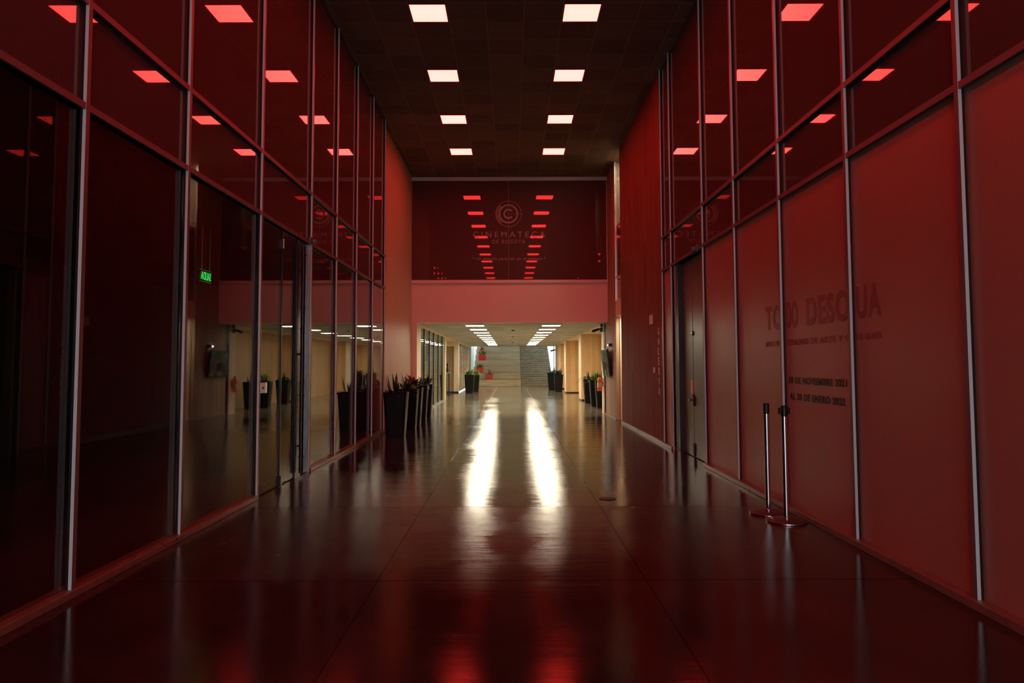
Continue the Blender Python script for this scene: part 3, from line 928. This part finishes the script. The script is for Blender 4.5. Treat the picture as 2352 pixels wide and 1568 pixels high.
# wall screen, lamp, extinguisher, cctv at the corridor mouth
t = thing('wall_screen', 'flat screen showing a grey picture, tilted on the wall at corridor mouth', 'television', (2.79, 20.28, 1.50))
a = math.radians(6)
def tilt(o):
    o.rotation_euler = (0, -a, 0); o.location = (-0.10, 0, 0)
o = MB().box(-0.028, 0.028, -0.63, 0.63, -0.38, 0.38, 0.006).build('casing', M['black'], t); tilt(o)
o2 = MB().box(-0.0315, -0.0285, -0.605, 0.605, -0.345, 0.355).build('screen', M['screen'], o)
MB().box(-0.08, 0.0, -0.2, 0.2, -0.15, 0.15, 0.004).build('wall_bracket', M['black_metal'], t)
t = thing('emergency_lamp', 'small black lamp with a bright bulb just above the screen', 'wall lamp', (2.79, 19.85, 1.985))
MB().box(-0.09, 0.0, -0.11, 0.02, -0.035, 0.045, 0.006).build('case', M['black'], t)
MB().lathe([(0, -0.03), (0.02, -0.02), (0.026, 0), (0.02, 0.02), (0, 0.03)], 20, (-0.075, 0.07, 0.0)).build('bulb', M['lamp_bulb'], t, smooth=True)
MB().tube((-0.05, 0.02, 0), (-0.075, 0.05, 0), 0.012).build('arm', M['steel'], t)
po = MB().box(2.755, 2.789, 21.22, 21.715, 0, LZ).build('corner_post', M['cream'])
tag(po, 'slim cream corner post behind the extinguisher', 'post')
po = MB().box(2.765, 2.789, 21.08, 21.215, 0.0, LZ).build('corner_guard', M['black_metal'])
tag(po, 'dark strip between the cream corner post and the boarded wall', 'post')
t = thing('fire_extinguisher', 'orange fire extinguisher hanging on the post below the screen', 'fire extinguisher', (2.655, 21.45, 0.66))
MB().lathe([(0, 0), (0.07, 0.0), (0.075, 0.02), (0.075, 0.33), (0.055, 0.385), (0.025, 0.40), (0.022, 0.42), (0, 0.42)], 32).build('cylinder', M['orange'], t, smooth=True)
MB().lathe([(0.0755, 0.10), (0.0765, 0.10), (0.0765, 0.25), (0.0755, 0.25)], 32).build('label', M['cream_label'], t, smooth=True)
MB().box(-0.02, 0.02, -0.05, 0.03, 0.42, 0.45, 0.004).box(-0.008, 0.008, -0.09, 0.02, 0.46, 0.475, 0.003).tube((0, 0, 0.42), (0, 0, 0.47), 0.012).build('valve_handle', M['black'], t, smooth=True)
MB().tube((0.03, 0, 0.43), (0.085, -0.01, 0.38), 0.009).tube((0.085, -0.01, 0.38), (0.088, -0.01, 0.12), 0.009).build('hose', M['black'], t, smooth=True)
MB().box(0.07, 0.099, -0.03, 0.03, 0.28, 0.36).build('hook', M['steel'], t)
t = thing('security_camera', 'black bullet camera on the cream post under the corridor ceiling', 'security camera', (2.705, 21.45, 2.50))
MB().box(-0.03, 0.05, -0.03, 0.03, -0.07, 0.06, 0.006).build('mount', M['black'], t)
MB().tube((-0.02, -0.02, 0.02), (-0.10, -0.05, 0.0), 0.012).build('arm', M['black'], t, smooth=True)
MB().tube((-0.06, -0.0, 0.01), (-0.25, -0.10, -0.055), 0.036, 0.040).tube((-0.25, -0.10, -0.055), (-0.27, -0.11, -0.062), 0.03).build('body', M['black'], t, smooth=True)
t = thing('junction_box', 'dark green box where the cream post meets the ceiling', 'junction box', (2.715, 21.40, 2.56))
MB().box(-0.03, 0.04, -0.04, 0.05, 0.02, 0.107, 0.005).build('box', M['black_metal'], t)
MB().tube((0.0, 0.0, 0.0), (0.0, 0.0, 0.03), 0.01).build('conduit', M['steel'], t)
t = thing('security_camera', 'tiny dark camera on the last wood pier near the stairs', 'security camera', (2.92, 47.2, 2.42))
MB().box(-0.06, 0.0, -0.03, 0.03, -0.02, 0.05, 0.005).build('mount', M['black'], t)
MB().tube((-0.03, -0.02, 0.0), (-0.30, -0.1, -0.07), 0.045).build('body', M['black'], t, smooth=True)
for i, (y, lab) in enumerate(((24.9, 'round smoke detector on corridor ceiling, nearest its mouth'), (30.4, 'round smoke detector on corridor ceiling, second one in'),
                              (38.0, 'round smoke detector on corridor ceiling, closest to the stairs'))):
    t = thing('smoke_detector', lab, 'smoke detector', (0.08, y, LZ), 0, 'smoke detectors along the corridor ceiling')
    MB().lathe([(0, 0), (0.075, 0), (0.075, -0.015), (0.0, -0.016)], 28).build('base', M['white'], t, smooth=True)
    MB().lathe([(0.0, -0.015), (0.055, -0.018), (0.045, -0.045), (0.0, -0.052)], 28).build('sensor', M['black_metal'], t, smooth=True)

# pedestal with dispenser by the left recess
t = thing('dispenser_stand', 'slim black stand with a bottle in front of the left recess', 'stand', (-3.02, 34.3, 0))
MB().box(-0.15, 0.15, -0.15, 0.15, 0, 0.025, 0.005).build('foot', M['black'], t)
MB().box(-0.11, -0.06, -0.05, 0.05, 0.025, 1.05, 0.004).box(0.02, 0.07, -0.05, 0.05, 0.025, 1.05, 0.004).build('legs', M['black'], t)
MB().box(-0.15, 0.12, -0.1, 0.1, 1.05, 1.09, 0.005).build('top_plate', M['steel'], t)
MB().lathe([(0, 1.09), (0.06, 1.09), (0.07, 1.2), (0.05, 1.32), (0.02, 1.36), (0.03, 1.40), (0.06, 1.46), (0.03, 1.53), (0, 1.54)], 20, (-0.03, 0, 0)).build('bottle', M['black_metal'], t, smooth=True)

# ---------------------------------------------------------------- planters


def planter(kind, x, y, label, group, seed, rz=0.0, z=0.0, h=0.90, wb=0.36, wt=0.47, pot='pot'):
    rnd = random.Random(seed)
    t = thing('potted_plant', label, 'plant', (x, y, z), rz, group)
    p = MB().frustum((0, 0), wb, wt, 0, h, wt * 0.13, cap_top=False)
    p.frustum((0, 0), wt * 0.86, wt * 0.90, h - 0.09, h + 0.004, wt * 0.13, cap_top=False)
    p.frustum((0, 0), wt * 1.0, wt * 1.03, h - 0.03, h + 0.003, wt * 0.13, cap_top=False)
    p.build('planter', M[pot], t, smooth=True)
    MB().frustum((0, 0), wt * 0.85, wt * 0.87, h - 0.08, h - 0.045, wt * 0.12).build('soil', M['soil'], t)
    zb = h - 0.05
    sc = wt / 0.47
    f = MB()
    f2 = None
    if kind == 'snake':
        for k in range(11):
            a = rnd.uniform(0, 2 * PI); r = rnd.uniform(0.02, 0.15) * sc
            f.leaf((r * math.cos(a), r * math.sin(a), zb), a, rnd.uniform(0.22, 0.46), rnd.uniform(0.045, 0.065),
                   rnd.uniform(1.15, 1.5), rnd.uniform(-0.1, 0.25), p=0.75, fold=0.5, twist=rnd.uniform(-0.6, 0.6))
        f.build('foliage', M['leaf_dark'], t)
        f2 = MB()
        for k in range(60):
            a = rnd.uniform(0, 2 * PI)
            f2.leaf((0.12 * math.cos(a) * sc, 0.12 * math.sin(a) * sc, zb), a, rnd.uniform(0.10, 0.24), rnd.uniform(0.04, 0.07),
                    rnd.uniform(0.3, 1.1), rnd.uniform(0.9, 2.2), p=0.9)
        f2.build('ground_leaves', M['leaf_bronze'], t)
    elif kind == 'strap':
        for k in range(46):
            a = rnd.uniform(0, 2 * PI); r = rnd.uniform(0, 0.10) * sc
            f.leaf((r * math.cos(a), r * math.sin(a), zb + rnd.uniform(0, 0.12) * sc), a, rnd.uniform(0.22, 0.44) * sc, rnd.uniform(0.035, 0.06) * sc,
                   rnd.uniform(0.6, 1.4), rnd.uniform(0.5, 1.5), p=0.85)
        f.build('foliage', M['leaf_bronze'], t)
        f2 = MB()
        for k in range(14):
            a = rnd.uniform(0, 2 * PI)
            f2.leaf((0.08 * math.cos(a), 0.08 * math.sin(a), zb), a, rnd.uniform(0.25, 0.42) * sc, 0.04, rnd.uniform(0.9, 1.4), rnd.uniform(0.1, 0.6))
        f2.build('young_leaves', M['leaf_mid'], t)
    elif kind == 'bushy':
        for k in range(90):
            a = rnd.uniform(0, 2 * PI); r = rnd.uniform(0, 0.18) * sc
            f.leaf((r * math.cos(a), r * math.sin(a), zb + rnd.uniform(0, 0.16) * sc), a + rnd.uniform(-.4, .4), rnd.uniform(0.12, 0.30) * sc, rnd.uniform(0.03, 0.055) * sc,
                   rnd.uniform(0.2, 1.4), rnd.uniform(0.3, 1.8), seg=5)
        f.build('foliage', M['leaf_mid'], t)
        f2 = MB()
        for k in range(34):
            a = rnd.uniform(0, 2 * PI); r = rnd.uniform(0, 0.12) * sc
            f2.leaf((r * math.cos(a), r * math.sin(a), zb + 0.04), a, rnd.uniform(0.2, 0.44) * sc, 0.035 * sc, rnd.uniform(0.8, 1.5), rnd.uniform(-0.1, 0.8), seg=5)
        f2.build('bright_leaves', M['leaf_yellow'], t)
    elif kind == 'trailing':
        for k in range(60):
            a = rnd.uniform(0, 2 * PI); r = rnd.uniform(0.02, 0.2) * sc
            f.leaf((r * math.cos(a), r * math.sin(a), zb + rnd.uniform(0.02, 0.14) * sc), a, rnd.uniform(0.07, 0.13) * sc, rnd.uniform(0.05, 0.09) * sc,
                   rnd.uniform(-0.2, 1.0), rnd.uniform(0.3, 1.5), seg=5, p=0.7)
        st = MB()
        for k in range(4):
            a = rnd.uniform(0, 2 * PI)
            p0 = Vector((0.15 * math.cos(a), 0.15 * math.sin(a), zb + 0.08))
            for q in range(5):
                p1 = p0 + Vector((math.cos(a) * 0.055, math.sin(a) * 0.055, 0.03 - 0.03 * q)) * sc
                st.tube(p0, p1, 0.003, seg=6)
                f.leaf(p1, a + rnd.uniform(-1.3, 1.3), 0.10 * sc, 0.075 * sc, 0.3, 1.4, seg=5, p=0.7)
                p0 = p1
        f.build('foliage', M['leaf_dark'] if pot == 'pot' else M['leaf_mid'], t)
        st.build('stems', M['leaf_dark'], t)
        f2 = MB()
        for k in range(5):
            a = rnd.uniform(0, 2 * PI)
            f2.leaf((0.04 * math.cos(a), 0.04 * math.sin(a), zb), a, rnd.uniform(0.3, 0.5) * sc, 0.055 * sc, rnd.uniform(1.1, 1.5), rnd.uniform(0, 0.4), fold=0.4)
        f2.build('upright_leaves', M['leaf_dark'], t)
    return t


G1 = 'charcoal planters along the left wall'
planter('snake', -2.34, 14.60, 'charcoal planter with sword-leaf plant, largest, nearest the glass wall', G1, 11)
planter('trailing', -2.36, 16.40, 'charcoal planter with small round leaves, second in the dark row', G1, 5)
planter('strap', -2.40, 17.55, 'charcoal planter with bronze strap leaves, third in the dark row', G1, 7)
planter('snake', -2.46, 19.22, 'charcoal planter with sword leaves, fourth in the dark row', G1, 21)
planter('strap', -2.42, 20.05, 'charcoal planter with strap leaves, last in row at the corridor mouth', G1, 9)
G2 = 'charcoal planters in the wood-lined recess'
planter('trailing', 2.95, 26.9, 'charcoal planter with small leaves by the first wood pier, rear one', G2, 31)
planter('bushy', 2.95, 24.85, 'charcoal planter with bushy leaves, middle of three in the recess', G2, 32)
planter('snake', 3.03, 23.85, 'charcoal planter with tall sword leaves next to the extinguisher', G2, 33)
G3 = 'charcoal planters near the stairs'
planter('trailing', 2.33, 40.6, 'charcoal planter with trailing leaves at the foot of the stairs', G3, 41, wt=0.56, wb=0.42, h=0.98)
planter('strap', 2.52, 38.2, 'charcoal planter with upright leaves beside the second wood pier', G3, 42)
planter('snake', 2.62, 39.3, 'charcoal planter tucked behind another by the second wood pier', G3, 43)
planter('bushy', -2.12, 36.5, 'charcoal planter with bushy yellow-green leaves near the left column', G3, 44, wt=0.50, wb=0.38, h=0.95)
planter('bushy', -1.93, 38.5, 'charcoal planter half hidden behind the yellow-green one', G3, 45)
G4 = 'red planters on the seating steps'
planter('trailing', -1.47, 48.45, 'red planter standing alone on the lowest seating step', G4, 51, z=0.44, h=0.36, wb=0.38, wt=0.46, pot='redpot')
planter('bushy', -2.15, 49.6, 'red planter on the second seating step', G4, 52, z=0.88, h=0.40, wb=0.42, wt=0.50, pot='redpot')
planter('bushy', -2.1, 51.95, 'red planter with bright yellow-green leaves on the fourth step', G4, 53, z=1.76, h=0.40, wb=0.5, wt=0.6, pot='redpot')
planter('trailing', -2.15, 53.1, 'topmost red planter on the seating steps, just under the ceiling edge', G4, 54, z=2.20, h=0.36, wb=0.36, wt=0.44, pot='redpot')
